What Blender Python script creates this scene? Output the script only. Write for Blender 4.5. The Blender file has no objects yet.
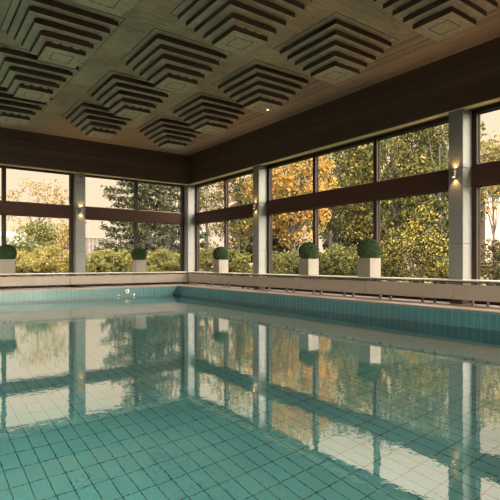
import bpy, math, random
import numpy as np
from mathutils import Vector
random.seed(7)
rng = np.random.default_rng(11)
C = bpy.context.scene.collection
SC = bpy.context.scene

REAR_SKY_BOOST = 24.0
# ------------------------------------------------------------------ sizes (metres)
EYE = 0.797
WATER_Z = -0.303
POOL_Z = WATER_Z - 1.40
CEIL_Z = 4.913
HEAD_Z = 3.797          # underside of the timber fascia
TR0, TR1 = 2.31, 2.73   # transom
EDGE = 0.89             # pool edge to window line
REC = 0.32              # depth of the window reveal
XL, YN = -16.0, -19.0   # left wall, near wall
PXL, PYN = -13.4, -15.5 # far sides of the pool

# ------------------------------------------------------------------ node helpers
def new_mat(name):
    m = bpy.data.materials.new(name); m.use_nodes = True
    nt = m.node_tree
    for n in list(nt.nodes): nt.nodes.remove(n)
    out = nt.nodes.new('ShaderNodeOutputMaterial')
    return m, nt, out

def bsdf_mat(name, col, rough=0.6, metal=0.0, spec=0.5):
    m, nt, out = new_mat(name)
    b = nt.nodes.new('ShaderNodeBsdfPrincipled')
    b.inputs['Base Color'].default_value = (*col, 1); b.inputs['Roughness'].default_value = rough
    b.inputs['Metallic'].default_value = metal; b.inputs['Specular IOR Level'].default_value = spec
    nt.links.new(b.outputs[0], out.inputs[0])
    return m, nt, b

def coords(nt, kind='Object', scale=(1, 1, 1), loc=(0, 0, 0)):
    tc = nt.nodes.new('ShaderNodeTexCoord'); mp = nt.nodes.new('ShaderNodeMapping')
    mp.inputs['Scale'].default_value = scale; mp.inputs['Location'].default_value = loc
    nt.links.new(tc.outputs[kind], mp.inputs[0])
    return mp.outputs[0]

def ramp(nt, fac, stops):
    r = nt.nodes.new('ShaderNodeValToRGB')
    while len(r.color_ramp.elements) < len(stops): r.color_ramp.elements.new(0.5)
    for e, (p, c) in zip(r.color_ramp.elements, stops):
        e.position = p; e.color = (*c, 1)
    nt.links.new(fac, r.inputs[0])
    return r.outputs[0]

def noise(nt, vec, scale=5, detail=4, rough=0.6):
    n = nt.nodes.new('ShaderNodeTexNoise'); n.inputs['Scale'].default_value = scale
    n.inputs['Detail'].default_value = detail; n.inputs['Roughness'].default_value = rough
    nt.links.new(vec, n.inputs['Vector'])
    return n.outputs['Fac']

def mixc(nt, a, b, fac, mode='MIX'):
    m = nt.nodes.new('ShaderNodeMix'); m.data_type = 'RGBA'; m.blend_type = mode
    for sock, v in ((m.inputs[6], a), (m.inputs[7], b), (m.inputs[0], fac)):
        if isinstance(v, (int, float)): sock.default_value = v
        elif isinstance(v, tuple): sock.default_value = (*v, 1)
        else: nt.links.new(v, sock)
    return m.outputs[2]

def bump(nt, b, h, strength=0.3, dist=0.01):
    n = nt.nodes.new('ShaderNodeBump'); n.inputs['Strength'].default_value = strength
    n.inputs['Distance'].default_value = dist
    nt.links.new(h, n.inputs['Height']); nt.links.new(n.outputs[0], b.inputs['Normal'])

# ------------------------------------------------------------------ materials
def plain_noise(name, a, c, scale=(4, 4, 4), ns=3, rough=0.6, bmp=0.0, metal=0, spec=0.5, lo=.3, hi=.7):
    m, nt, b = bsdf_mat(name, a, rough, metal, spec)
    f = noise(nt, coords(nt, scale=scale), ns, 5, .65)
    nt.links.new(ramp(nt, f, [(lo, a), (hi, c)]), b.inputs['Base Color'])
    if bmp: bump(nt, b, f, bmp, 0.01)
    return m

def boards(name, a, c, axis, pitch=0.085, rough=0.6, seam=(0.012, 0.008, 0.006), along=1.0, spec=0.3, seamw=.1):
    """timber boards; axis = coordinate that crosses the boards"""
    m, nt, b = bsdf_mat(name, a, rough, 0, spec)
    tc = nt.nodes.new('ShaderNodeTexCoord'); sp = nt.nodes.new('ShaderNodeSeparateXYZ')
    nt.links.new(tc.outputs['Object'], sp.inputs[0])
    d = nt.nodes.new('ShaderNodeMath'); d.operation = 'DIVIDE'; d.inputs[1].default_value = pitch
    nt.links.new(sp.outputs[axis], d.inputs[0])
    fl = nt.nodes.new('ShaderNodeMath'); fl.operation = 'FLOOR'; nt.links.new(d.outputs[0], fl.inputs[0])
    fr = nt.nodes.new('ShaderNodeMath'); fr.operation = 'FRACT'; nt.links.new(d.outputs[0], fr.inputs[0])
    lt = nt.nodes.new('ShaderNodeMath'); lt.operation = 'LESS_THAN'; lt.inputs[1].default_value = seamw
    nt.links.new(fr.outputs[0], lt.inputs[0])
    wn = nt.nodes.new('ShaderNodeTexWhiteNoise'); wn.noise_dimensions = '1D'; nt.links.new(fl.outputs[0], wn.inputs['W'])
    sc = [0.6, 0.6, 0.6]; sc[axis] = 9
    g = noise(nt, coords(nt, scale=tuple(sc)), 3, 6, .7)
    tot = nt.nodes.new('ShaderNodeMath'); tot.operation = 'MULTIPLY_ADD'; tot.inputs[1].default_value = 0.45
    nt.links.new(wn.outputs['Value'], tot.inputs[0]); nt.links.new(g, tot.inputs[2])
    col = ramp(nt, tot.outputs[0], [(0.35, a), (0.95, c)])
    nt.links.new(mixc(nt, col, seam, lt.outputs[0]), b.inputs['Base Color'])
    iv = nt.nodes.new('ShaderNodeMath'); iv.operation = 'SUBTRACT'; iv.inputs[0].default_value = 1
    nt.links.new(lt.outputs[0], iv.inputs[1]); bump(nt, b, iv.outputs[0], .5, .006)
    return m

def tiles(name, col, col2, grout, ax, w, h, off=(0, 0), mortar=0.006, rough=0.25, spec=.5):
    m, nt, b = bsdf_mat(name, col, rough, 0, spec)
    tc = nt.nodes.new('ShaderNodeTexCoord'); sp = nt.nodes.new('ShaderNodeSeparateXYZ'); cb = nt.nodes.new('ShaderNodeCombineXYZ')
    nt.links.new(tc.outputs['Object'], sp.inputs[0])
    for k in (0, 1):
        ad = nt.nodes.new('ShaderNodeMath'); ad.operation = 'SUBTRACT'; ad.inputs[1].default_value = off[k]
        nt.links.new(sp.outputs[ax[k]], ad.inputs[0]); nt.links.new(ad.outputs[0], cb.inputs[k])
    br = nt.nodes.new('ShaderNodeTexBrick'); br.offset = 0; br.squash = 1
    br.inputs['Scale'].default_value = 1; br.inputs['Brick Width'].default_value = w; br.inputs['Row Height'].default_value = h
    br.inputs['Mortar Size'].default_value = mortar; br.inputs['Mortar Smooth'].default_value = 0.1
    br.inputs['Color1'].default_value = (*col, 1); br.inputs['Color2'].default_value = (*col2, 1); br.inputs['Mortar'].default_value = (*grout, 1)
    nt.links.new(cb.outputs[0], br.inputs['Vector'])
    f = noise(nt, coords(nt, scale=(.5, .5, .5)), 2, 3)
    nt.links.new(mixc(nt, br.outputs['Color'], ramp(nt, f, [(.3, (.8, .8, .8)), (.7, (1, 1, 1))]), 1.0, 'MULTIPLY'), b.inputs['Base Color'])
    return m

M = {}
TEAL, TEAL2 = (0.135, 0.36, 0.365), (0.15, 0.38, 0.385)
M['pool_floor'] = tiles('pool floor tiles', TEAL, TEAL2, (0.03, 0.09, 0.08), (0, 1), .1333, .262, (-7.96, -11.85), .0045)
M['pool_wall_x_shaded'] = tiles('shaded pool wall tiles', (0.022, .085, .10), (0.026, .095, .11), (0.085, .11, .10), (1, 2), .1333, .262, (0, -.303), .008)  # same tile as the back wall, with its shade put into the colour
M['pool_wall_y_lit'] = tiles('lit pool wall tiles', (0.034, .12, .125), (0.038, .13, .135), (0.11, .14, .125), (0, 2), .1333, .262, (0, -.303), .008)  # same tile as the right wall, lighter colour for the light it gets
M['deck'] = tiles('deck tiles', (.15, .10, .07), (.14, .09, .065), (.2, .14, .11), (0, 1), .25, .25, (0, 0), .006, .5)
M['coping'] = plain_noise('coping stone', (.19, .14, .095), (.225, .165, .115), rough=.5)
M['fascia'] = boards('dark timber fascia boards', (0.030, 0.017, 0.012), (0.075, 0.043, 0.030), 2, .10)
M['strip_x'] = boards('brown ceiling boards along right side', (0.15, 0.09, 0.058), (0.40, 0.26, 0.175), 0, .085)
M['strip_y'] = plain_noise('brown ceiling boards along back', (0.28, 0.17, 0.10), (0.35, 0.22, 0.135), (1, 1, 1), 2)
M['mull'] = plain_noise('dark brown window metal', (0.020, 0.013, 0.010), (0.032, 0.022, 0.017), (3, 3, 3), 3, .6, spec=.15)
M['transom'] = plain_noise('brown transom timber', (0.030, 0.014, 0.010), (0.045, 0.022, 0.015), (2, 2, 9), 3, .65, spec=.12)
M['pale'] = plain_noise('pale wood bead and lit edge', (.42, .34, .2), (.5, .4, .26), rough=.5)
M['pillar'] = plain_noise('cream pillar cladding', (.098, .104, .096), (.11, .116, .107), (2, 2, 2), 3, .45)
M['shelf'] = plain_noise('pale stone shelf', (.36, .34, .29), (.40, .375, .32), (3, 3, 3), 3, .3)
M['darkmetal'] = bsdf_mat('dark bracket metal', (.02, .016, .014), .5)[0]
M['panel'] = plain_noise('beige enamel panel', (.165, .138, .11), (.185, .157, .126), (2, 2, 2), 2, .4)
M['steel'] = bsdf_mat('brushed steel', (.12, .10, .085), .4, 1.0)[0]
M['wall'] = plain_noise('warm plaster', (.42, .37, .3), (.46, .41, .34), (1, 1, 1), 2, .8)
M['roof'] = bsdf_mat('roof felt', (.1, .1, .1), .9)[0]

# ceiling: rough grey brown acoustic board with faint seams round each louvre
UX0, UY0, UPX, UPY = -2.20, -3.05, 2.18, 2.235
m, nt, b = bsdf_mat('rough grey brown ceiling board', (.2, .15, .1), .9, 0, .1)
n1 = noise(nt, coords(nt, scale=(1.2, 6, 1)), 3, 8, .75)
n2 = noise(nt, coords(nt, scale=(1, 1, 1)), 1.3, 4, .6)
c1 = ramp(nt, n1, [(.3, (.28, .195, .13)), (.7, (.52, .37, .25))])
c2 = ramp(nt, n2, [(.35, (.75, .72, .7)), (.65, (1.1, 1.05, 1.0))])
nt.links.new(mixc(nt, c1, c2, 1.0, 'MULTIPLY'), b.inputs['Base Color']); bump(nt, b, n1, .5, .01)
M['ceiling'] = m
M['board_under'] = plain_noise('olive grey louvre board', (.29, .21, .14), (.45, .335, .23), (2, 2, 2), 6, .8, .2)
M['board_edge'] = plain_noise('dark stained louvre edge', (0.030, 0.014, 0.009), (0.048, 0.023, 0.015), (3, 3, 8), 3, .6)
M['joint'] = bsdf_mat('black reveal', (.006, .005, .004), .9)[0]  # real joint lines, and the shade painted into the louvre gaps

# planter: vertical reeded cream
m, nt, b = bsdf_mat('cream planter with fine upright ribs', (.55, .5, .4), .5)
tc = nt.nodes.new('ShaderNodeTexCoord'); wv = nt.nodes.new('ShaderNodeTexWave'); wv.inputs['Scale'].default_value = 9; wv.wave_type = 'BANDS'; wv.bands_direction = 'DIAGONAL'
mp = nt.nodes.new('ShaderNodeMapping'); mp.inputs['Scale'].default_value = (1, 1, 0); nt.links.new(tc.outputs['Object'], mp.inputs[0]); nt.links.new(mp.outputs[0], wv.inputs[0])
nt.links.new(ramp(nt, wv.outputs['Fac'], [(0, (.10, .088, .07)), (.5, (.125, .11, .088))]), b.inputs['Base Color'])
M['planter'] = m

def leaf_mat(name, col, col2, trans=.35):
    m, nt, out = new_mat(name)
    d = nt.nodes.new('ShaderNodeBsdfDiffuse'); t = nt.nodes.new('ShaderNodeBsdfTranslucent'); mx = nt.nodes.new('ShaderNodeMixShader')
    f = noise(nt, coords(nt, scale=(1, 1, 1)), 1.7, 3)
    c = ramp(nt, f, [(.35, col), (.65, col2)])
    nt.links.new(c, d.inputs[0]); nt.links.new(c, t.inputs[0]); mx.inputs[0].default_value = trans
    nt.links.new(d.outputs[0], mx.inputs[1]); nt.links.new(t.outputs[0], mx.inputs[2]); nt.links.new(mx.outputs[0], out.inputs[0])
    return m
M['topi'] = leaf_mat('clipped box leaves', (.018, .030, .015), (.034, .052, .025), .1)
M['topi2'] = leaf_mat('light clipped box leaves', (.05, .075, .036), (.065, .095, .045), .1)
L = {
 'orange': leaf_mat('orange maple leaves', (0.247, 0.104, 0.027), (0.234, 0.141, 0.033)),
 'gold': leaf_mat('golden leaves', (0.190, 0.136, 0.041), (0.159, 0.124, 0.039)),
 'yellow': leaf_mat('yellow green leaves', (0.133, 0.118, 0.036), (0.096, 0.096, 0.030)),
 'lemon': leaf_mat('bright yellow leaves', (0.26, 0.19, 0.035), (0.20, 0.17, 0.04)),
 'olive': leaf_mat('olive leaves', (0.056, 0.056, 0.019), (0.074, 0.069, 0.026)),
 'green': leaf_mat('green leaves', (0.026, 0.036, 0.013), (0.044, 0.052, 0.018)),
 'dark': leaf_mat('dark green leaves', (0.010, 0.013, 0.008), (0.018, 0.022, 0.012)),
 'spruce': leaf_mat('grey green needles', (0.035, 0.038, 0.026), (0.048, 0.048, 0.034), .15),
 'rust': leaf_mat('rust brown leaves', (0.088, 0.049, 0.027), (0.107, 0.072, 0.042)),
}
M['bark'] = plain_noise('grey brown bark', (.02, .015, .012), (.045, .035, .028), (3, 3, 1), 6, .9)
M['grass'] = plain_noise('autumn grass', (.035, .034, .013), (.055, .05, .02), (1, 1, 1), .6, .95, spec=.1)
M['render'] = plain_noise('off white render', (.16, .125, .10), (.18, .14, .115), (1, 1, 1), 1, .9)
M['greyboard'] = boards('grey fence boards', (.055, .048, .043), (.07, .06, .054), 0, .5, .8, (.2, .17, .15))
M['rooftile'] = plain_noise('grey green roof', (.07, .075, .065), (.085, .09, .08), (1, 1, 1), 2, .8)
M['darkglass'] = bsdf_mat('dark house glass', (.05, .05, .05), .1)[0]

# glass pane: clear, with a faint mirror coat
m, nt, out = new_mat('window glass')
tr = nt.nodes.new('ShaderNodeBsdfTransparent'); gl = nt.nodes.new('ShaderNodeBsdfGlossy'); gl.inputs['Roughness'].default_value = 0.0
tr.inputs[0].default_value = (.97, .97, .95, 1)
fr = nt.nodes.new('ShaderNodeFresnel'); fr.inputs[0].default_value = 1.45
mu = nt.nodes.new('ShaderNodeMath'); mu.operation = 'MULTIPLY'; mu.inputs[1].default_value = .03; nt.links.new(fr.outputs[0], mu.inputs[0])
mx = nt.nodes.new('ShaderNodeMixShader'); nt.links.new(mu.outputs[0], mx.inputs[0]); nt.links.new(tr.outputs[0], mx.inputs[1]); nt.links.new(gl.outputs[0], mx.inputs[2])
nt.links.new(mx.outputs[0], out.inputs[0]); M['glass'] = m

# pool water
m, nt, out = new_mat('pool water')
rf = nt.nodes.new('ShaderNodeBsdfRefraction'); rf.inputs['IOR'].default_value = 1.33; rf.inputs['Roughness'].default_value = 0
rf.inputs['Color'].default_value = (.92, 1.0, .99, 1)
gl = nt.nodes.new('ShaderNodeBsdfGlossy'); gl.inputs['Roughness'].default_value = 0.0
v = coords(nt, scale=(1, 1, 1))
h1 = noise(nt, v, 8.0, 3, .6); h2 = noise(nt, v, .9, 1, .5)
ad = nt.nodes.new('ShaderNodeMath'); ad.operation = 'MULTIPLY_ADD'; ad.inputs[1].default_value = 2.5; nt.links.new(h2, ad.inputs[0]); nt.links.new(h1, ad.inputs[2])
bp = nt.nodes.new('ShaderNodeBump'); bp.inputs['Strength'].default_value = 1.0; bp.inputs['Distance'].default_value = .0006; nt.links.new(ad.outputs[0], bp.inputs['Height'])
fr = nt.nodes.new('ShaderNodeFresnel'); fr.inputs[0].default_value = 1.33
mu = nt.nodes.new('ShaderNodeMath'); mu.operation = 'MULTIPLY_ADD'; mu.use_clamp = True; mu.inputs[1].default_value = 2.9; mu.inputs[2].default_value = -.07; nt.links.new(fr.outputs[0], mu.inputs[0])
for n in (rf, gl, fr): nt.links.new(bp.outputs[0], n.inputs['Normal'])
cap = nt.nodes.new('ShaderNodeMath'); cap.operation = 'MINIMUM'; cap.inputs[1].default_value = .62; nt.links.new(mu.outputs[0], cap.inputs[0])
mx = nt.nodes.new('ShaderNodeMixShader'); nt.links.new(cap.outputs[0], mx.inputs[0]); nt.links.new(rf.outputs[0], mx.inputs[1]); nt.links.new(gl.outputs[0], mx.inputs[2])
nt.links.new(mx.outputs[0], out.inputs[0]); M['water'] = m

def emit(name, col, s):
    m, nt, out = new_mat(name); e = nt.nodes.new('ShaderNodeEmission'); e.inputs[0].default_value = (*col, 1); e.inputs[1].default_value = s
    nt.links.new(e.outputs[0], out.inputs[0]); return m
M['lamp'] = emit('warm lamp glow', (1, .62, .25), 9)

# ------------------------------------------------------------------ mesh helpers
class MB:
    def __init__(s): s.v = []; s.f = []; s.mi = []
    def box(s, a, b, mi=0, mis=None):
        x0, x1 = sorted((a[0], b[0])); y0, y1 = sorted((a[1], b[1])); z0, z1 = sorted((a[2], b[2])); k = len(s.v)
        s.v += [(x0, y0, z0), (x1, y0, z0), (x1, y1, z0), (x0, y1, z0), (x0, y0, z1), (x1, y0, z1), (x1, y1, z1), (x0, y1, z1)]
        F = [(0, 3, 2, 1), (4, 5, 6, 7), (0, 1, 5, 4), (1, 2, 6, 5), (2, 3, 7, 6), (3, 0, 4, 7)]
        s.f += [tuple(k + i for i in q) for q in F]; s.mi += list(mis) if mis else [mi] * 6   # bottom, top, 4 sides
        return s
    def poly(s, pts, mi=0):
        k = len(s.v); s.v += [tuple(p) for p in pts]; s.f.append(tuple(range(k, k + len(pts)))); s.mi.append(mi); return s
    def tube(s, pts, rad, n=8, mi=0, cap=True):
        k = len(s.v); P = [Vector(p) for p in pts]
        for i, p in enumerate(P):
            t = (P[min(i + 1, len(P) - 1)] - P[max(i - 1, 0)]).normalized()
            u = t.cross(Vector((0, 0, 1)) if abs(t.z) < .9 else Vector((1, 0, 0))).normalized(); w = t.cross(u)
            r = rad[i] if hasattr(rad, '__len__') else rad
            for j in range(n):
                a = 2 * math.pi * j / n; s.v.append(tuple(p + (u * math.cos(a) + w * math.sin(a)) * r))
        for i in range(len(P) - 1):
            for j in range(n):
                j2 = (j + 1) % n; s.f.append((k + i * n + j, k + i * n + j2, k + (i + 1) * n + j2, k + (i + 1) * n + j)); s.mi.append(mi)
        if cap:
            s.f.append(tuple(k + j for j in range(n))[::-1]); s.mi.append(mi)
            s.f.append(tuple(k + (len(P) - 1) * n + j for j in range(n))); s.mi.append(mi)
        return s
    def lathe(s, c, prof, n=20, mi=0, axis=2):
        k = len(s.v)
        for r, z in prof:
            for j in range(n):
                a = 2 * math.pi * j / n; q = [r * math.cos(a), r * math.sin(a), z]
                if axis == 0: q = [q[2], q[0], q[1]]
                if axis == 1: q = [q[0], q[2], q[1]]
                s.v.append((c[0] + q[0], c[1] + q[1], c[2] + q[2]))
        for i in range(len(prof) - 1):
            for j in range(n):
                j2 = (j + 1) % n; s.f.append((k + i * n + j, k + i * n + j2, k + (i + 1) * n + j2, k + (i + 1) * n + j)); s.mi.append(mi)
        return s
    def build(s, name, mats, parent=None, smooth=False, bevel=0):
        me = bpy.data.meshes.new(name); me.from_pydata(s.v, [], s.f)
        for m in (mats if isinstance(mats, (list, tuple)) else [mats]): me.materials.append(M[m] if isinstance(m, str) else m)
        me.polygons.foreach_set('material_index', s.mi)
        if smooth: me.polygons.foreach_set('use_smooth', [True] * len(s.f))
        me.update(); o = bpy.data.objects.new(name, me); C.objects.link(o)
        if parent: o.parent = parent
        if bevel:
            bv = o.modifiers.new('bevel', 'BEVEL'); bv.width = bevel; bv.segments = 2; bv.limit_method = 'ANGLE'
        return o

def empty(name, loc=(0, 0, 0), rz=0):
    o = bpy.data.objects.new(name, None); C.objects.link(o); o.location = loc; o.rotation_euler = (0, 0, rz); o.empty_display_size = .1
    return o
def tag(o, label, cat, group=None):
    o['label'] = label; o['category'] = cat
    if group: o['group'] = group
    return o
def struct(o): o['kind'] = 'structure'; return o
def copy_tree(o, parent=None):
    c = o.copy(); C.objects.link(c); c.parent = parent
    for ch in [x for x in ALL if x.parent == o]: copy_tree(ch, c)
    return c
ALL = []

# ------------------------------------------------------------------ shell
mb = MB()
mb.box((-EDGE + .051, YN, -.35), (REC + .35, REC + .35, 0)).box((PXL - .051, -EDGE + .051, -.35), (-EDGE + .051, REC + .35, 0))
mb.box((XL - .35, YN, -.35), (PXL - .051, REC + .35, 0)).box((PXL - .051, YN, -.35), (-EDGE + .051, PYN - .051, 0))
floor = struct(mb.build('floor', 'deck'))
struct(MB().box((-EDGE + .0, PYN, POOL_Z), (-EDGE + .05, -EDGE, -.0125)).build('pool_wall', 'pool_wall_x_shaded'))
struct(MB().box((PXL, -EDGE, POOL_Z), (-EDGE + .05, -EDGE + .05, -.0125)).build('pool_wall', 'pool_wall_y_lit'))
struct(MB().box((PXL - .05, PYN, POOL_Z), (PXL, -EDGE, -.0125)).build('pool_wall', 'pool_wall_x_shaded'))
struct(MB().box((PXL, PYN - .05, POOL_Z), (-EDGE, PYN, -.0125)).build('pool_wall', 'pool_wall_y_lit'))
struct(MB().box((PXL - .05, PYN - .05, POOL_Z - .1), (-EDGE + .05, -EDGE + .05, POOL_Z)).build('pool_floor', 'pool_floor'))
mb = MB()
cw = .30
mb.box((-EDGE - .015, PYN, -.012), (-EDGE + cw, -EDGE + cw, .008)).box((PXL, -EDGE - .015, -.012), (-EDGE - .015, -EDGE + cw, .008))
mb.box((PXL - cw, PYN - cw, -.012), (PXL + .015, -EDGE + cw, .008)).box((PXL + .015, PYN - cw, -.012), (-EDGE + cw, PYN + .015, .008))
struct(mb.build('pool_coping', 'coping'))
# dark corner wedge where the two tiled walls meet
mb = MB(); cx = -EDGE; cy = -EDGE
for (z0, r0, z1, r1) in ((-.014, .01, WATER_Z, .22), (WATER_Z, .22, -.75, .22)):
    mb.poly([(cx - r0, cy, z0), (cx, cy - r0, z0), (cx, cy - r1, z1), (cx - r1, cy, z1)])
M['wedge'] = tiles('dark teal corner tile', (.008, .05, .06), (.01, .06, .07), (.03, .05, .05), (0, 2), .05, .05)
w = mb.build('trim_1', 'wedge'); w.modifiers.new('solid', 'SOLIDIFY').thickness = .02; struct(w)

# water surface
me = MB().poly([(PXL, PYN, WATER_Z), (-EDGE, PYN, WATER_Z), (-EDGE, -EDGE, WATER_Z), (PXL, -EDGE, WATER_Z)]).build('pool_water', 'water'); struct(me)

# ceiling with perimeter strips
BX, BY = -1.36, -2.12
mb = MB()
SX0, SX1, SY0, SY1 = -14.6, -10.4, -17.5, -2.5     # opening for an added roof light, unseen, over the far left of the pool
def around(mb, x0, y0, x1, y1, z0, z1, mi=0):
    mb.box((x0, y0, z0), (SX0, y1, z1), mi).box((SX1, y0, z0), (x1, y1, z1), mi)
    mb.box((SX0, y0, z0), (SX1, SY0, z1), mi).box((SX0, SY1, z0), (SX1, y1, z1), mi)
around(mb, XL, YN, BX, BY, CEIL_Z, CEIL_Z + .05, 0)
mb.box((BX, YN, CEIL_Z), (REC + .2, REC + .2, CEIL_Z + .05), 1)
mb.box((XL, BY, CEIL_Z), (BX, REC + .2, CEIL_Z + .05), 2)
ceil = struct(mb.build('ceiling', ['ceiling', 'strip_x', 'strip_y']))
mb = MB(); around(mb, XL - .5, YN - .6, 1.0, 1.0, CEIL_Z + .051, CEIL_Z + .35); struct(mb.build('roof', 'roof'))
sk = struct(empty('window_12', (0, 0, CEIL_Z + .36)))  # made-up skylight out of view, added to brighten the pool
for k in range(8):
    yy = SY0 + (SY1 - SY0) * k / 7; MB().box((SX0, yy - .05, 0), (SX1, yy + .05, .1)).build('glazing_bar', 'mull', sk)
MB().box((SX0 - .1, SY0 - .1, .101), (SX1 + .1, SY1 + .1, .11)).build('pane', 'glass', sk)
mb = MB().box((SX0 - .12, SY0 - .1, -.01), (SX0, SY1 + .1, .1)).box((SX1, SY0 - .1, -.01), (SX1 + .12, SY1 + .1, .1)); mb.build('frame', 'mull', sk)
# fascia beams over the windows
struct(MB().box((0, YN, HEAD_Z + .02), (REC + .2, 0, CEIL_Z)).build('wall_right', 'fascia'))
struct(MB().box((XL, 0, HEAD_Z + .02), (REC + .2, REC + .2, CEIL_Z)).build('wall_back', 'fascia'))
struct(MB().box((XL - .35, YN, 0), (XL, REC + .2, CEIL_Z)).build('wall_left', 'fascia'))
struct(MB().box((XL - .35, YN - .35, HEAD_Z + .02), (REC + .35, YN, CEIL_Z)).build('wall_near', 'fascia'))
struct(MB().box((XL - .35, YN - .5, -.35), (REC + .35, YN, 0)).build('trim_4', 'deck'))
struct(MB().box((0.0, YN, HEAD_Z), (.16, 0.16, HEAD_Z + .02)).build('trim_2', 'pale'))  # pale strip stands in for the lit underside of the fascia
struct(MB().box((XL, 0.0, HEAD_Z), (0.0, .16, HEAD_Z + .02)).build('trim_3', 'pale'))  # lit fascia edge given as a pale colour, back wall

# ------------------------------------------------------------------ windows
def wallmap(wall):
    if wall == 'right': return lambda s, o, z: (o, -s, z)
    if wall == 'back': return lambda s, o, z: (-s, o, z)
    if wall == 'near': return lambda s, o, z: (-s, YN - o, z)
    return lambda s, o, z: (XL - o, -s, z)
win_n = 0
def bay(wall, s0, s1, n):
    global win_n
    win_n += 1
    P = wallmap(wall); root = struct(empty('window_%d' % win_n, P((s0 + s1) / 2, REC, 0)))
    ox, oy, oz = root.location
    def bx(name, a, b, mat, bev=0.004):
        A = P(*a); B = P(*b)
        return MB().box((A[0] - ox, A[1] - oy, A[2]), (B[0] - ox, B[1] - oy, B[2])).build(name, mat, root, bevel=bev)
    fw, dp = .10, .13
    HH = .055 if wall == 'right' else .02
    posts = [s0 + fw / 2] + [s0 + (s1 - s0) * k / n for k in range(1, n)] + [s1 - fw / 2]
    for k, p in enumerate(posts):
        nm = 'jamb' if k in (0, n) else 'mullion'
        for (za, zb) in ((.0, TR0), (TR1, HEAD_Z)):
            bx(nm, (p - fw / 2, REC - .0, za), (p + fw / 2, REC + dp, zb), 'mull')
    bx('head', (s0, REC - .0, HEAD_Z - HH), (s1, REC + dp - .005, HEAD_Z + .02), 'mull')
    bx('bottom_rail', (s0, REC - .0, 0), (s1, REC + dp - .005, .10), 'mull')
    bx('transom', (s0, REC - .03, TR0), (s1, REC + dp, TR1), 'transom', .008)
    for k in range(n):
        a, b_ = posts[k] + fw / 2, posts[k + 1] - fw / 2
        for (za, zb) in ((.10, TR0), (TR1, HEAD_Z - HH)):
            # thin sash frame and its glass
            sf = MB(); w_ = .016
            for (q0, q1, r0, r1) in ((a, a + w_, za, zb), (b_ - w_, b_, za, zb), (a + w_, b_ - w_, za, za + w_), (a + w_, b_ - w_, zb - w_, zb)):
                A = P(q0, REC + .075, r0); B = P(q1, REC + .115, r1); sf.box((A[0] - ox, A[1] - oy, A[2]), (B[0] - ox, B[1] - oy, B[2]))
            o = sf.build('sash', 'mull', root)
            A = P(a + w_, REC + .092, za + w_); B = P(b_ - w_, REC + .098, zb - w_)
            MB().box((A[0] - ox, A[1] - oy, A[2]), (B[0] - ox, B[1] - oy, B[2])).build('pane', 'glass', o)
            # pale bead along the foot of the upper pane
            if za > 1:
                A = P(a, REC + .04, za); B = P(b_, REC + .075, za + .022)
                MB().box((A[0] - ox, A[1] - oy, A[2]), (B[0] - ox, B[1] - oy, B[2])).build('bead', 'pale', root)
    return root
bay('right', 0.0, 4.17, 2); bay('right', 4.48, 10.73, 3); bay('right', 11.03, 17.28, 3)
bay('back', 0.0, 3.88, 2); bay('back', 4.18, 10.43, 3); bay('back', 10.73, 15.9, 2)
bay('near', 0.3, 5.2, 2); bay('near', 5.6, 10.5, 2); bay('near', 10.9, 15.7, 2)  # unseen windows behind the camera, added to light the room

def pillar(wall, s0, s1, d0=0.0, d1=.5):
    P = wallmap(wall); root = struct(empty('pillar', P((s0 + s1) / 2, (d0 + d1) / 2, 0))); ox, oy, oz = root.location
    zs = [.10, 1.18, 2.66, HEAD_Z]
    if wall not in ('left', 'near'):
        for z0, z1 in zip(zs, zs[1:]):
            A = P(s0, d0, z0 + .004); B = P(s1, d1, z1 - .004)
            MB().box((A[0] - ox, A[1] - oy, A[2]), (B[0] - ox, B[1] - oy, B[2])).build('cladding', 'pillar', root, bevel=.004)
        A = P(s0 + .02, d0 + .02, 0); B = P(s1 - .02, d1, HEAD_Z)
        MB().box((A[0] - ox, A[1] - oy, A[2]), (B[0] - ox, B[1] - oy, B[2])).build('core', 'mull', root)
    else:
        A = P(s0, d0, 0); B = P(s1, d1, HEAD_Z + .02)
        MB().box((A[0] - ox, A[1] - oy, A[2]), (B[0] - ox, B[1] - oy, B[2])).build('cladding', 'pillar', root)
pillar('right', 4.17, 4.48); pillar('right', 10.73, 11.03); pillar('right', 17.28, 19.0)
pillar('back', 3.88, 4.18); pillar('back', 10.43, 10.73)
for q in ((-.3, .3), (5.2, 5.6), (10.5, 10.9), (15.7, 16.3)): pillar('near', *q, 0, .3)
# corner column
r = struct(empty('pillar', (.25, .25, 0)))
for z0, z1 in ((.10, 1.18), (1.18, 2.66), (2.66, HEAD_Z)):
    MB().box((-.25, -.25, z0 + .004), (.25, .25, z1 - .004)).build('cladding', 'pillar', r, bevel=.004)
MB().box((-.23, -.23, 0), (.25, .25, HEAD_Z)).build('core', 'mull', r)

# ------------------------------------------------------------------ ledge and heater panels
def ledge(name, pts, label):
    # pts: boxes
    mb = MB()
    for a, b in pts: mb.box(a, b)
    o = mb.build(name, 'shelf', bevel=.004); return tag(o, label, 'shelf')
SH = .455
r = empty('window_ledge', (0, -6, SH)); tag(r, 'long pale shelf under the windows of the right-hand wall, carrying three potted topiaries', 'shelf')
mb = MB().box((-.13, YN + 6, 0), (.30, 6 - .14, .022)); mb.build('shelf_board', 'shelf', r)
MB().box((-.125, YN + 6, -.03), (-.095, 6 - .14, -.001)).build('edge_rail', 'darkmetal', r)
r = empty('window_ledge', (-6, 0, SH)); tag(r, 'long pale shelf under the windows of the left-hand back wall, carrying two potted topiaries', 'shelf')
MB().box((XL + 6 + .01, -.13, 0), (6.30, .30, .022)).build('shelf_board', 'shelf', r)
MB().box((XL + 6 + .01, -.125, -.03), (6 - .125, -.095, -.001)).build('edge_rail', 'darkmetal', r)

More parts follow.
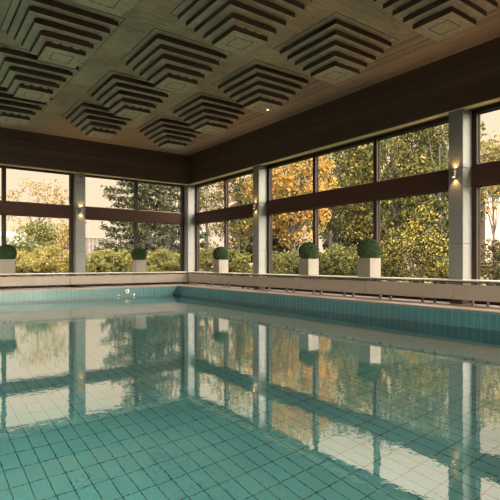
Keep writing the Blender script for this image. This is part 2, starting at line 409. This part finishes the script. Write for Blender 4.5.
PL = 2.155
def heater():
    r = empty('heater_panel')
    MB().box((-PL / 2 + .004, -.022, .095), (PL / 2 - .004, .022, .385)).build('panel', 'panel', r, bevel=.006)
    for k in (-1, 1):
        for d in (-.14, .14):
            x = k * PL / 4 + d
            MB().box((x - .012, .0225, .0), (x + .012, .05, .424)).box((x - .012, -.02, .0), (x + .012, .0225, .094)).box((x - .012, -.02, .386), (x + .012, .0225, .424)).build('bracket', 'darkmetal', r)
    MB().box((-PL / 2 + .02, .052, .12), (PL / 2 - .02, .10, .30)).build('convector_fins', 'mull', r)
    return r
proto = heater(); ALL[:] = list(C.objects)
names_r = ['nearest the room corner on the right wall', 'on the right wall below its middle pillar lamp', 'on the right wall, left of the middle potted topiary', 'on the right wall between its two largest topiaries',
           'on the right wall just right of the largest topiary', 'on the right wall at the near wide pillar', 'on the right wall, nearest one, past the near pillar']
names_b = ['on the back wall ending at the room corner', 'on the back wall left of the topiary by the lamp pillar', 'on the back wall left of the left pillar', 'on the back wall below the leftmost topiary', 'on the back wall left of the leftmost topiary']
first = True
for k in range(8):
    o = proto if first else copy_tree(proto); first = False
    o.location = (-.075, -(.09 + PL * (k + .5)), 0); o.rotation_euler = (0, 0, -math.pi / 2)
    tag(o, 'beige low heater panel ' + (names_r[k] if k < 7 else 'on the right wall behind the camera'), 'heater', 'low heater panels below the windows')
for k in range(7):
    o = copy_tree(proto); o.location = (-(.09 + PL * (k + .5)), -.075, 0); o.rotation_euler = (0, 0, 0)
    tag(o, 'beige low heater panel ' + (names_b[k] if k < 5 else 'far along the back wall towards the left wall'), 'heater', 'low heater panels below the windows')

# ------------------------------------------------------------------ potted topiaries
def topiary():
    r = empty('potted_topiary')
    w, h = .19, .44
    mb = MB()
    t = .02
    mb.box((-w, -w, 0), (w, w, .03)); 
    for (a, b) in (((-w, -w, .03), (w, -w + t, h)), ((-w, w - t, .03), (w, w, h)), ((-w, -w + t, .03), (-w + t, w - t, h)), ((w - t, -w + t, .03), (w, w - t, h))): mb.box(a, b)
    mb.build('planter', 'planter', r, bevel=.003)
    MB().box((-w + t, -w + t, .031), (w - t, w - t, h - .03)).build('soil', 'bark', r)
    # clipped ball
    c = np.array([0, 0, h + .188]); R = .275
    import bmesh
    bm = bmesh.new(); bmesh.ops.create_icosphere(bm, subdivisions=5, radius=R * .955)
    for v in bm.verts:
        n_ = v.co.normalized(); v.co += n_ * (.009 * math.sin(n_.x * 31 + n_.y * 17) * math.sin(n_.z * 27 + n_.x * 13) + random.uniform(-.008, .008))
    me = bpy.data.meshes.new('foliage'); bm.to_mesh(me); bm.free()
    V = np.empty(len(me.vertices) * 3); me.vertices.foreach_get('co', V); V = V.reshape(-1, 3); F = [tuple(p.vertices) for p in me.polygons]; mi = [0] * len(F)
    n = 5200; d = rng.normal(size=(n, 3)); d /= np.linalg.norm(d, axis=1)[:, None]
    p = d * R * rng.uniform(.93, 1.0, (n, 1)); a = rng.normal(size=(n, 3)); t1 = np.cross(d, a); t1 /= np.linalg.norm(t1, axis=1)[:, None]; t2 = np.cross(d, t1) * .6 + d * .7
    s = .011
    q = np.stack([p - t1 * s * .6, p + t2 * s, p + t1 * s * .6, p - t2 * s], 1).reshape(-1, 3); k0 = len(V)
    q[:, 2] = np.maximum(q[:, 2], -.187); V[:, 2] = np.maximum(V[:, 2], -.182)
    V = np.vstack([V, q]) + c; F += [tuple(range(k0 + 4 * i, k0 + 4 * i + 4)) for i in range(n)]; mi += [int(x) for x in (rng.random(n) < .4)]
    me2 = bpy.data.meshes.new('foliage'); me2.from_pydata(V.tolist(), [], F); me2.materials.append(M['topi']); me2.materials.append(M['topi2']); me2.polygons.foreach_set('material_index', mi); me2.update()
    o = bpy.data.objects.new('foliage', me2); C.objects.link(o); o.parent = r
    MB().tube([(0, 0, h - .03), (0, 0, h + .12)], .02, 8).build('stem', 'bark', r)
    return r
proto = topiary(); ALL[:] = list(C.objects)
for k, (x, y, rz, lab) in enumerate([
    (.09, -2.17, 0, 'ball topiary in cream planter nearest the room corner on the right wall shelf'),
    (.09, -6.60, 1.57, 'ball topiary in cream planter, middle of three on the right wall shelf'),
    (.09, -8.66, 3.14, 'largest ball topiary in cream planter, nearest one on the right wall shelf'),
    (-1.95, .09, 0, 'ball topiary in cream planter on the back wall shelf, right of the lamp pillar'),
    (-6.22, .09, 1.57, 'ball topiary in cream planter on the back wall shelf, leftmost, left of the pillar')]):
    o = proto if k == 0 else copy_tree(proto)
    o.location = (x, y, SH + .023); o.rotation_euler = (0, 0, rz); tag(o, lab, 'topiary', 'ball topiaries along the window shelf')

# ------------------------------------------------------------------ wall lamps
def sconce():
    r = empty('wall_sconce')     # faces -Y, wall at y=0
    MB().box((-.03, -.02, -.05), (.03, 0, .05)).build('wall_plate', 'steel', r, bevel=.003)
    MB().lathe((0, -.07, 0), [(.001, -.055), (.036, -.055), (.036, -.068), (.046, -.068), (.046, .068), (.036, .068), (.036, .055), (.001, .055)], 24).build('cylinder_shade', 'steel', r)
    for sg in (-1, 1):
        MB().lathe((0, -.07, sg * .058), [(.001, 0), (.033, 0), (.033, sg * .004), (.001, sg * .004)], 16).build('lens', 'lamp', r)
        ld = bpy.data.lights.new('sconce_beam', 'SPOT'); ld.energy = 22; ld.color = (1, .55, .2); ld.spot_size = math.radians(95); ld.spot_blend = .8; ld.shadow_soft_size = .012
        lo = bpy.data.objects.new('sconce_beam', ld); C.objects.link(lo); lo.parent = r; lo.location = (0, -.035, sg * .072)
        lo.rotation_euler = (math.radians(180) if sg > 0 else 0, 0, 0)
    return r
proto = sconce(); ALL[:] = list(C.objects)
for k, (x, y, rz, lab) in enumerate([
    (0, -10.88, -math.pi / 2, 'small steel cylinder wall lamp, nearest one, on the wide pillar at the right'),
    (0, -4.325, -math.pi / 2, 'small steel cylinder wall lamp glowing on the middle pillar of the right wall'),
    (-4.03, 0, 0, 'small steel cylinder wall lamp glowing on the back wall pillar at the left')]):
    o = proto if k == 0 else copy_tree(proto)
    o.location = (x, y, 2.545); o.rotation_euler = (0, 0, rz); tag(o, lab, 'wall lamp', 'up and down wall lamps on the pillars')

# ------------------------------------------------------------------ ceiling louvres
HALF = [.73, .63, .53, .42, .32]; ZB = [3.995, 3.878, 3.762, 3.645, 3.53]
def louvre():
    r = empty('ceiling_louvre')
    # black reveal outlining the flush square
    mb = MB(); q = .825; e = .012; z = -.004
    mb.box((-q, -q, z), (q, -q + e, 0)).box((-q, q - e, z), (q, q, 0)).box((-q, -q + e, z), (-q + e, q - e, 0)).box((q - e, -q + e, z), (q, q - e, 0))
    mb.build('reveal', 'joint', r)
    mb = MB(); q2 = .81; mb.box((-q2, -q2, -.006), (q2, q2, -.0005)); mb.build('backing_board', 'board_under', r)
    for k, (h, zb) in enumerate(zip(HALF, ZB)):
        z0 = zb - (CEIL_Z - EYE); th = .080
        mb = MB()
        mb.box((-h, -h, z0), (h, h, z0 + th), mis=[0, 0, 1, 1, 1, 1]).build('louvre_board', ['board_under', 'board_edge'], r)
        if k < 5:
            up = -.006 if k == 0 else ZB[k - 1] - (CEIL_Z - EYE)
            mb = MB(); c = h - .05
            mb.box((-c, -c, z0 + th), (c, c, up)); mb.build('gap_shade_core', 'joint', r)  # black core puts the shade between the boards into colour
    # pale blocks standing in for the light glimpsed in the lowest gap
    z0 = ZB[4] - (CEIL_Z - EYE) + .080; up = ZB[3] - (CEIL_Z - EYE); h = HALF[4] - .03
    for t in (-.17, 0, .17):
        for a, b in (((t - .05, -h - .012), (t + .05, -h + .019)),):
            MB().box((a[0], a[1], z0), (b[0], b[1], up)).build('gap_light_block', 'gap_light', r)
    # inset square line on the bottom plate
    mb = MB(); z = ZB[4] - (CEIL_Z - EYE); q = .165; e = .010
    mb.box((-q, -q, z - .002), (q, -q + e, z)).box((-q, q - e, z - .002), (q, q, z)).box((-q, -q + e, z - .002), (-q + e, q - e, z)).box((q - e, -q + e, z - .002), (q, q - e, z))
    mb.build('inset_line', 'joint', r)
    return r
M['gap_light'] = bsdf_mat('pale packer', (.5, .44, .34), .6)[0]
proto = louvre(); ALL[:] = list(C.objects)
rows = ['row by the back wall', 'second row from back wall', 'third row from back wall', 'fourth row from back wall', 'fifth row from back wall', 'sixth row from back wall']
rows_old = ['next to the back wall', 'second row from the back wall', 'third row from the back wall', 'fourth row from the back wall', 'fifth row from the back wall', 'sixth row from the back wall']
colsn = ['column beside the right wall', 'second column from right wall', 'third column from right wall', 'fourth column from right wall', 'fifth column from right wall']
cols_old = ['in the column beside the right wall', 'in the second column from the right wall', 'in the third column from the right wall', 'in the fourth column from the right wall', 'in the fifth column from the right wall']
first = True
for i in range(5):
    for j in range(6):
        if UX0 - UPX * i < -9.4: continue
        o = proto if first else copy_tree(proto); first = False
        o.location = (UX0 - UPX * i, UY0 - UPY * j, CEIL_Z)
        tag(o, 'stepped square louvre, %s, %s' % (rows[j], colsn[i]), 'ceiling louvre', 'stepped louvres on the ceiling')
# one small lit downlight on a louvre
r = empty('downlight', (UX0 + .17, UY0 - UPY * 2 + .02, ZB[4] + EYE - .001)); tag(r, 'tiny lit spot lamp under the ceiling louvre above the golden trees', 'lamp')
MB().lathe((0, 0, -.018), [(.001, .018), (.034, .018), (.034, 0), (.026, 0), (.026, .006)], 18).build('bezel', 'steel', r)
MB().lathe((0, 0, -.014), [(.001, 0), (.026, 0)], 18).build('lens', 'lamp', r)

# ------------------------------------------------------------------ pool fittings
def fitting(name, x, z, R, lab, cat, wall='back'):
    mb = MB(); ax = 1 if wall == 'back' else 0
    loc = (x, -EDGE, z) if wall == 'back' else (-EDGE, x, z)
    r = empty(name, loc)
    MB().lathe((0, 0, 0), [(R * .55, -.012), (R * .6, -.025), (R, -.02), (R, 0)], 20, axis=ax).build('ring', 'chrome', r, smooth=True)
    MB().lathe((0, 0, 0), [(.001, -.006), (R * .6, -.01)], 20, axis=ax).build('nozzle', 'darkmetal', r)
    tag(r, lab, cat, 'round steel fittings in the pool wall'); return r
M['chrome'] = bsdf_mat('chrome', (.75, .7, .62), .25, 1.0)[0]
fitting('water_inlet', -2.78, EYE - .93, .07, 'round chrome water inlet on the back pool wall, highest and largest of the three', 'pool fitting')
fitting('push_button', -3.08, EYE - 1.05, .035, 'small round chrome button on the back pool wall, left one just above the water', 'pool fitting')
fitting('push_button', -2.56, EYE - 1.05, .035, 'small round chrome button on the back pool wall, right one just above the water', 'pool fitting')
fitting('water_inlet', -11.45, WATER_Z - .16, .06, 'round inlet under the water line on the right pool wall, below the near pillar', 'pool fitting', 'right')

# ------------------------------------------------------------------ outdoors
G = -.25
mb = MB(); B = 260
for (x0, y0, x1, y1) in ((REC + .35, -B, B, B), (-B, REC + .35, REC + .35, B), (-B, -B, XL - .35, REC + .35), (XL - .35, -B, REC + .35, YN - .5)):
    mb.poly([(x0, y0, G), (x1, y0, G), (x1, y1, G), (x0, y1, G)])
struct(mb.build('ground', 'grass'))

TH = .6291; Fx, Fy = math.sin(TH), math.cos(TH); FPX = 471.7
CAM = (-8.71, -15.99)
def at(px, D):
    """ground point D metres ahead of the camera position along the sight line of column px"""
    k = (px - 250) / FPX
    return (CAM[0] + D * (Fx + Fy * k), CAM[1] + D * (Fy - Fx * k))

def leaves(P, N_, size, pal, w, flat=.5):
    """quads at points P"""
    n = len(P); a = rng.normal(size=(n, 3)); a /= np.linalg.norm(a, axis=1)[:, None]
    b = rng.normal(size=(n, 3)); b = np.cross(a, b); b /= np.linalg.norm(b, axis=1)[:, None]
    s = size * rng.uniform(.6, 1.3, (n, 1))
    V = np.stack([P - a * s, P + b * s * flat, P + a * s, P - b * s * flat], 1).reshape(-1, 3)
    mi = rng.choice(len(pal), n, p=np.array(w) / sum(w))
    return V, mi
def leaf_obj(name, V, mi, pal, parent=None):
    n = len(V) // 4; me = bpy.data.meshes.new(name)
    me.vertices.add(4 * n); me.vertices.foreach_set('co', V.astype(np.float32).ravel())
    me.loops.add(4 * n); me.loops.foreach_set('vertex_index', np.arange(4 * n, dtype=np.int32))
    me.polygons.add(n); me.polygons.foreach_set('loop_start', np.arange(0, 4 * n, 4, dtype=np.int32))
    for p in pal: me.materials.append(L[p])
    me.polygons.foreach_set('material_index', mi.astype(np.int32)); me.update(calc_edges=True)
    o = bpy.data.objects.new(name, me); C.objects.link(o); o.parent = parent
    return o
def clumps(c, rad, n_cl, cl_r, per, hole=0.0):
    out = []; cs = []
    for i in range(n_cl):
        d = rng.normal(size=3); d /= np.linalg.norm(d); rr = rng.uniform(.35, 1.0) ** .6
        cc = np.array(c) + d * rr * np.array(rad) * .9; cs.append(cc)
        q = rng.normal(size=(per, 3)); q /= np.linalg.norm(q, axis=1)[:, None]; q *= rng.uniform(.5, 1, (per, 1)) ** .5 * cl_r * rng.uniform(.7, 1.3)
        q[:, 2] *= .7
        out.append(cc + q)
    return np.vstack(out), cs
def tree(name, x, y, h, cr, pal, w, label, group=None, n_cl=70, per=90, leaf=.22, clr=None, low=.25, zr=None, trunk=.25):
    r = empty(name, (x, y, G)); tag(r, label, 'tree', group)
    zr = zr or h * (1 - low) / 2; cz = h - zr
    P_, cs = clumps((0, 0, cz), (cr, cr, zr), n_cl, clr or cr * .28, per)
    V, mi = leaves(P_, None, leaf, pal, w)
    leaf_obj('foliage', V, mi, pal, r)
    mb = MB(); mb.tube([(0, 0, 0), (.05, 0, h * .2), (-.05, .05, h * .5), (0, 0, h * .85)], [trunk, trunk * .85, trunk * .5, trunk * .15], 8)
    for cc in cs[::4]:
        z0 = max(h * low * .6, min(h * .8, cc[2] * rng.uniform(.35, .75))); mid = (cc[0] * .45, cc[1] * .45, (z0 + cc[2]) / 2 + .2)
        mb.tube([(0, 0, z0), mid, tuple(cc)], [trunk * .35, trunk * .2, trunk * .06], 5)
    mb.build('trunk', 'bark', r, smooth=True)
    return r
def spruce(name, x, y, h, br, label):
    r = empty(name, (x, y, G)); tag(r, label, 'tree')
    mb = MB(); mb.tube([(0, 0, 0), (0, 0, h)], [.28, .03], 8); pts = []
    nb = 90
    for i in range(nb):
        f = i / nb; z = 1.2 + (h - 1.5) * f; l = br * (1 - f) ** .8 * rng.uniform(.75, 1.15); a = i * 2.4
        dx, dy = math.cos(a), math.sin(a)
        path = [np.array([dx * l * t, dy * l * t, z - l * .28 * t + l * .22 * t ** 3]) for t in np.linspace(0, 1, 7)]
        mb.tube([tuple(p) for p in path], [.05, .045, .04, .03, .02, .015, .01], 4, cap=False)
        for t in np.linspace(.15, 1, max(6, int(l * 9))):
            p = np.array([dx * l * t, dy * l * t, z - l * .28 * t + l * .22 * t ** 3])
            m_ = 9; q = rng.normal(size=(m_, 3)) * np.array([.16, .16, .10]); sw = rng.uniform(-1, 1, (m_, 1)) * (1 - t * .7) * l * .22
            pts.append(p + q + sw * np.array([-dy, dx, 0]) + np.array([0, 0, -.18]) * rng.random((m_, 1)) * 1.6)
    mb.build('trunk', 'bark', r)
    pal = ['spruce', 'dark', 'olive']; V, mi = leaves(np.vstack(pts), None, .17, pal, [4, 4, .8], .4)
    leaf_obj('foliage', V, mi, pal, r); return r
def shrub(name, x, y, h, rx, pal, w, label, group=None, n_cl=26, per=70, leaf=.10, ry=None):
    r = empty(name, (x, y, G)); tag(r, label, 'shrub', group)
    P_, cs = clumps((0, 0, h * .5), (rx, ry or rx, h * .5), n_cl, min(rx, h) * .33, per)
    P_[:, 2] = np.abs(P_[:, 2]) + .02
    V, mi = leaves(P_, None, leaf, pal, w); leaf_obj('foliage', V, mi, pal, r)
    mb = MB()
    for cc in cs[::4]: mb.tube([(0, 0, 0), (cc[0] * .5, cc[1] * .5, cc[2] * .6), tuple(cc)], [.03, .02, .008], 4)
    mb.build('stems', 'bark', r); return r

# trees seen through the back wall
x, y = at(38, 54); tree('maple_tree', x, y, 11.0, 5.0, ['rust', 'gold', 'olive'], [3, 4, 2], 'thin autumn tree with rust and gold leaves in the leftmost window', n_cl=60, per=42, leaf=.15, clr=1.1, low=.15)
x, y = at(149, 40); spruce('spruce_tree', x, y, 15, 5.4, 'drooping grey green spruce behind the window left of the room corner')
x, y = at(172, 47); tree('oak_tree', x, y, 15.5, 4.2, ['green', 'olive', 'gold', 'dark'], [4, 4, 2, 2], 'green and gold leafy tree right of the spruce, by the room corner', n_cl=80, per=60, leaf=.18, clr=1.2, low=.1)
# trees through the right wall
x, y = at(207, 60); tree('birch_tree', x, y, 14.5, 3.2, ['olive', 'dark', 'rust'], [4, 3, 1.5], 'sparse dark tree with open branches just right of the room corner', n_cl=36, per=34, leaf=.18, clr=1.1, low=.05)
x, y = at(238, 52); tree('maple_tree', x, y, 16, 3.4, ['orange', 'green', 'olive', 'dark', 'gold'], [1.4, 3, 3, 2, 1], 'green tree with some orange leaves left of the middle pillar', n_cl=75, per=60, leaf=.18, clr=1.1, low=.1)
x, y = at(292, 34); tree('maple_tree', x, y, 12.6, 3.2, ['orange', 'gold', 'olive', 'green'], [5, 3, 1.6, .8], 'bright orange maple just right of the middle pillar', n_cl=120, per=110, leaf=.13, clr=.8, low=.14)
x, y = at(330, 52); tree('oak_tree', x, y, 19.5, 5.6, ['olive', 'gold', 'green', 'dark'], [4, 2.5, 3, 2], 'tall olive and gold tree right of the orange maple', n_cl=130, per=75, leaf=.19, clr=1.3, low=.05)
x, y = at(395, 48); tree('oak_tree', x, y, 19.5, 5.2, ['yellow', 'olive', 'green', 'dark', 'gold'], [1.6, 5, 3, 2, 1.5], 'tall olive green tree filling the upper window left of the near pillar', n_cl=140, per=80, leaf=.18, clr=1.2, low=.05)
x, y = at(440, 46); tree('oak_tree', x, y, 19, 4.6, ['yellow', 'olive', 'green', 'dark'], [1.6, 4, 4, 2], 'tall green tree directly beside the near pillar', n_cl=120, per=80, leaf=.18, clr=1.2, low=.05)
x, y = at(494, 31); tree('birch_tree', x, y, 9.6, 1.7, ['olive', 'gold', 'rust'], [3, 2, 1], 'small thin tree in the window right of the near pillar', n_cl=40, per=50, leaf=.14, clr=.8, low=.45, trunk=.09)
x, y = at(265, 75); tree('oak_tree', x, y, 17, 6, ['olive', 'dark', 'green', 'rust'], [3, 4, 3, 1], 'distant dark tree seen low behind the middle pillar', n_cl=90, per=110, leaf=.42, clr=2.0, low=0.0)
x, y = at(365, 70); tree('oak_tree', x, y, 20, 7, ['olive', 'dark', 'green'], [3, 4, 3], 'distant dark green tree behind the largest topiary', n_cl=110, per=110, leaf=.42, clr=2.1, low=0.0)
x, y = at(430, 66); tree('oak_tree', x, y, 19, 7, ['olive', 'dark', 'green'], [3, 4, 3], 'distant dark green tree low behind the yellow bush', n_cl=110, per=110, leaf=.42, clr=2.1, low=0.0)

# big shrubs
x, y = at(34, 36); shrub('rounded_bush', x, y, 4.7, 1.75, ['yellow', 'olive', 'green'], [3, 4, 3], 'tall rounded yellow green bush in the left window', n_cl=60, per=90, leaf=.11)
x, y = at(63, 44); shrub('rounded_bush', x, y, 5.0, 1.5, ['rust', 'gold', 'olive'], [3, 4, 2], 'rust gold bush beside the left pillar lamp', n_cl=40, per=50, leaf=.12)
x, y = at(416, 17.5); shrub('yellow_bush', x, y, 3.1, 1.15, ['lemon', 'gold', 'green', 'dark'], [3, 1, 2.2, 5], 'bright yellow leaved bush outside the window left of the near pillar', n_cl=60, per=90, leaf=.055)
x, y = at(392, 19.5); shrub('yellow_bush', x, y, 2.1, .9, ['lemon', 'olive', 'green', 'dark'], [2, 3, 3, 3.5], 'lower green bush between the largest topiary and the yellow bush', n_cl=45, per=80, leaf=.055)
x, y = at(441, 19); shrub('green_bush', x, y, 1.5, .8, ['lemon', 'olive', 'green', 'dark'], [2, 3, 3, 3], 'small dark green bush between the yellow bush and the near pillar', n_cl=40, per=80, leaf=.055)
x, y = at(497, 17); shrub('rounded_bush', x, y, 1.9, 1.0, ['rust', 'olive', 'green', 'dark'], [2, 2, 3, 3], 'brown green bush low in the rightmost window', n_cl=45, per=80, leaf=.055)
# hedge rows: one shrub after another
def hedge(px0, px1, D0, D1, n, h, r, pal, w, label, group, leaf=.09, per=70, n_cl=24):
    for i in range(n):
        t = (i + .5) / n; px = px0 + (px1 - px0) * t; x, y = at(px, D0 + (D1 - D0) * t + random.uniform(-.5, .5))
        shrub('hedge_shrub', x, y, h * random.uniform(.85, 1.15), r, pal, w, label, group, n_cl, per, leaf)
hedge(-6, 72, 31, 32, 7, 2.1, 1.05, ['yellow', 'gold', 'olive'], [4, 4, 3], 'golden green hedge shrub in the row left of the back wall pillar', 'hedge row outside the left window', .085)
hedge(86, 186, 31, 35, 9, 2.0, 1.05, ['yellow', 'olive', 'green'], [5, 4, 2], 'yellow green hedge shrub in the row between the left pillar and the room corner', 'hedge row outside the window by the corner', .085)
hedge(197, 252, 31, 29, 6, 2.0, .95, ['yellow', 'olive', 'green'], [3, 4, 3], 'olive hedge shrub in the row between the room corner and the middle pillar', 'hedge row outside the first right wall window', .085)
hedge(268, 380, 26, 22, 12, 1.75, .95, ['yellow', 'olive', 'green'], [3, 4, 4], 'olive green hedge shrub in the row right of the middle pillar', 'hedge row outside the middle right window', .075)

# houses and fence
def house(x, y, rz, w, d, h, rh, wallm, roofm, label):
    r = empty('house', (x, y, G), rz); tag(r, label, 'house')
    MB().box((-w / 2, -d / 2, 0), (w / 2, d / 2, h)).build('wall', wallm, r)
    if rh > 0:
        mb = MB(); e = .4
        a = [(-w / 2 - e, -d / 2 - e, h), (w / 2 + e, -d / 2 - e, h), (w / 2 + e, d / 2 + e, h), (-w / 2 - e, d / 2 + e, h)]; t = [(-w / 2 - e, 0, h + rh), (w / 2 + e, 0, h + rh)]
        mb.poly([a[0], a[1], t[1], t[0]]).poly([a[2], a[3], t[0], t[1]]).poly([a[1], a[2], t[1]]).poly([a[3], a[0], t[0]]).poly(a[::-1])
        mb.build('roof', roofm, r)
    else:
        MB().box((-w / 2 - .2, -d / 2 - .2, h), (w / 2 + .2, d / 2 + .2, h - rh)).build('roof', roofm, r)
    n = max(2, int(w / 3))
    for k in range(n):
        cx = -w / 2 + w * (k + .5) / n
        f = MB().box((cx - .6, -d / 2 - .04, 1.0), (cx + .6, -d / 2, 2.3)).build('window_frame', 'shelf', r)
        MB().box((cx - .52, -d / 2 - .06, 1.08), (cx + .52, -d / 2 - .04, 2.22)).build('pane', 'darkglass', f)
    return r
x, y = at(3, 47); house(x, y, -.25 + 1.2, 4.5, 5, 2.7, 1.6, 'render', 'rooftile', 'small gabled house behind the bush in the leftmost window')
x, y = at(524, 62); house(x, y, -TH - .1, 12, 6, 8.8, -1.6, 'render', 'rooftile', 'white building with flat grey green roof behind the rightmost window')
x, y = at(175, 75); house(x, y, -TH, 9, 7, 4.2, 2.2, 'render', 'rooftile', 'pale house half hidden behind the trees at the room corner')
x, y = at(112, 62); r = empty('garden_shed', (x, y, G), -TH + .1); tag(r, 'low grey boarded shed behind the hedge right of the left pillar', 'shed')
MB().box((-5.2, -2, 0), (5.2, 2, 4.2)).build('wall', 'greyboard', r); MB().box((-5.3, -2.1, 4.2), (5.3, 2.1, 4.35)).build('roof', 'rooftile', r)

# ------------------------------------------------------------------ sky, camera, settings
w = bpy.data.worlds.new('overcast evening sky'); SC.world = w; w.use_nodes = True; nt = w.node_tree
for n in list(nt.nodes): nt.nodes.remove(n)
out = nt.nodes.new('ShaderNodeOutputWorld'); bg = nt.nodes.new('ShaderNodeBackground')
tc = nt.nodes.new('ShaderNodeTexCoord'); sp = nt.nodes.new('ShaderNodeSeparateXYZ'); nt.links.new(tc.outputs['Generated'], sp.inputs[0])
c = ramp(nt, sp.outputs[2], [(0.0, (1.05, .80, .57)), (.36, (1.08, .84, .62)), (.62, (1, 1, 1))])
mr = nt.nodes.new('ShaderNodeMapRange'); nt.links.new(sp.outputs[2], mr.inputs[0])
mr.inputs[1].default_value = .32; mr.inputs[2].default_value = .80; mr.inputs[3].default_value = 1.0; mr.inputs[4].default_value = 10.0
# sky behind the photographer, boosted far above the visible part to light the room
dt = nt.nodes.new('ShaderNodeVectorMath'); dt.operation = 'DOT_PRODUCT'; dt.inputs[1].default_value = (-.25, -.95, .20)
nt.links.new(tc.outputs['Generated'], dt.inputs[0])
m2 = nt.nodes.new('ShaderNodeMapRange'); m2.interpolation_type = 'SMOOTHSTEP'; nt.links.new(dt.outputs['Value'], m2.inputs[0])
m2.inputs[1].default_value = .1; m2.inputs[2].default_value = .8; m2.inputs[3].default_value = 0; m2.inputs[4].default_value = REAR_SKY_BOOST
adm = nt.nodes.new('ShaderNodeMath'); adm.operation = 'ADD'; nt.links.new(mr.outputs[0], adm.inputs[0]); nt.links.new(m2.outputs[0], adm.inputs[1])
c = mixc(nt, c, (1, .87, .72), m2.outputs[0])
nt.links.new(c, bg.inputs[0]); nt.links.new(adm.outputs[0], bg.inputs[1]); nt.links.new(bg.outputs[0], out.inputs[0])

cd = bpy.data.cameras.new('camera'); cam = bpy.data.objects.new('camera', cd); C.objects.link(cam)
cam.location = (-8.71, -15.99, EYE); cam.rotation_euler = (math.pi / 2, 0, -TH)
cd.sensor_width = 36; cd.lens = 471.7 / 500 * 36; cd.shift_y = 13.27 / 500; cd.clip_end = 600; cd.clip_start = .05
SC.camera = cam
SC.view_settings.view_transform = 'Standard'; SC.view_settings.look = 'None'; SC.view_settings.gamma = 1; SC.view_settings.exposure = 0.12
SC.view_settings.use_curve_mapping = False
cy = SC.cycles
cy.max_bounces = 10; cy.diffuse_bounces = 5; cy.glossy_bounces = 5; cy.transmission_bounces = 6; cy.transparent_max_bounces = 16
cy.use_denoising = True; cy.sample_clamp_indirect = 8
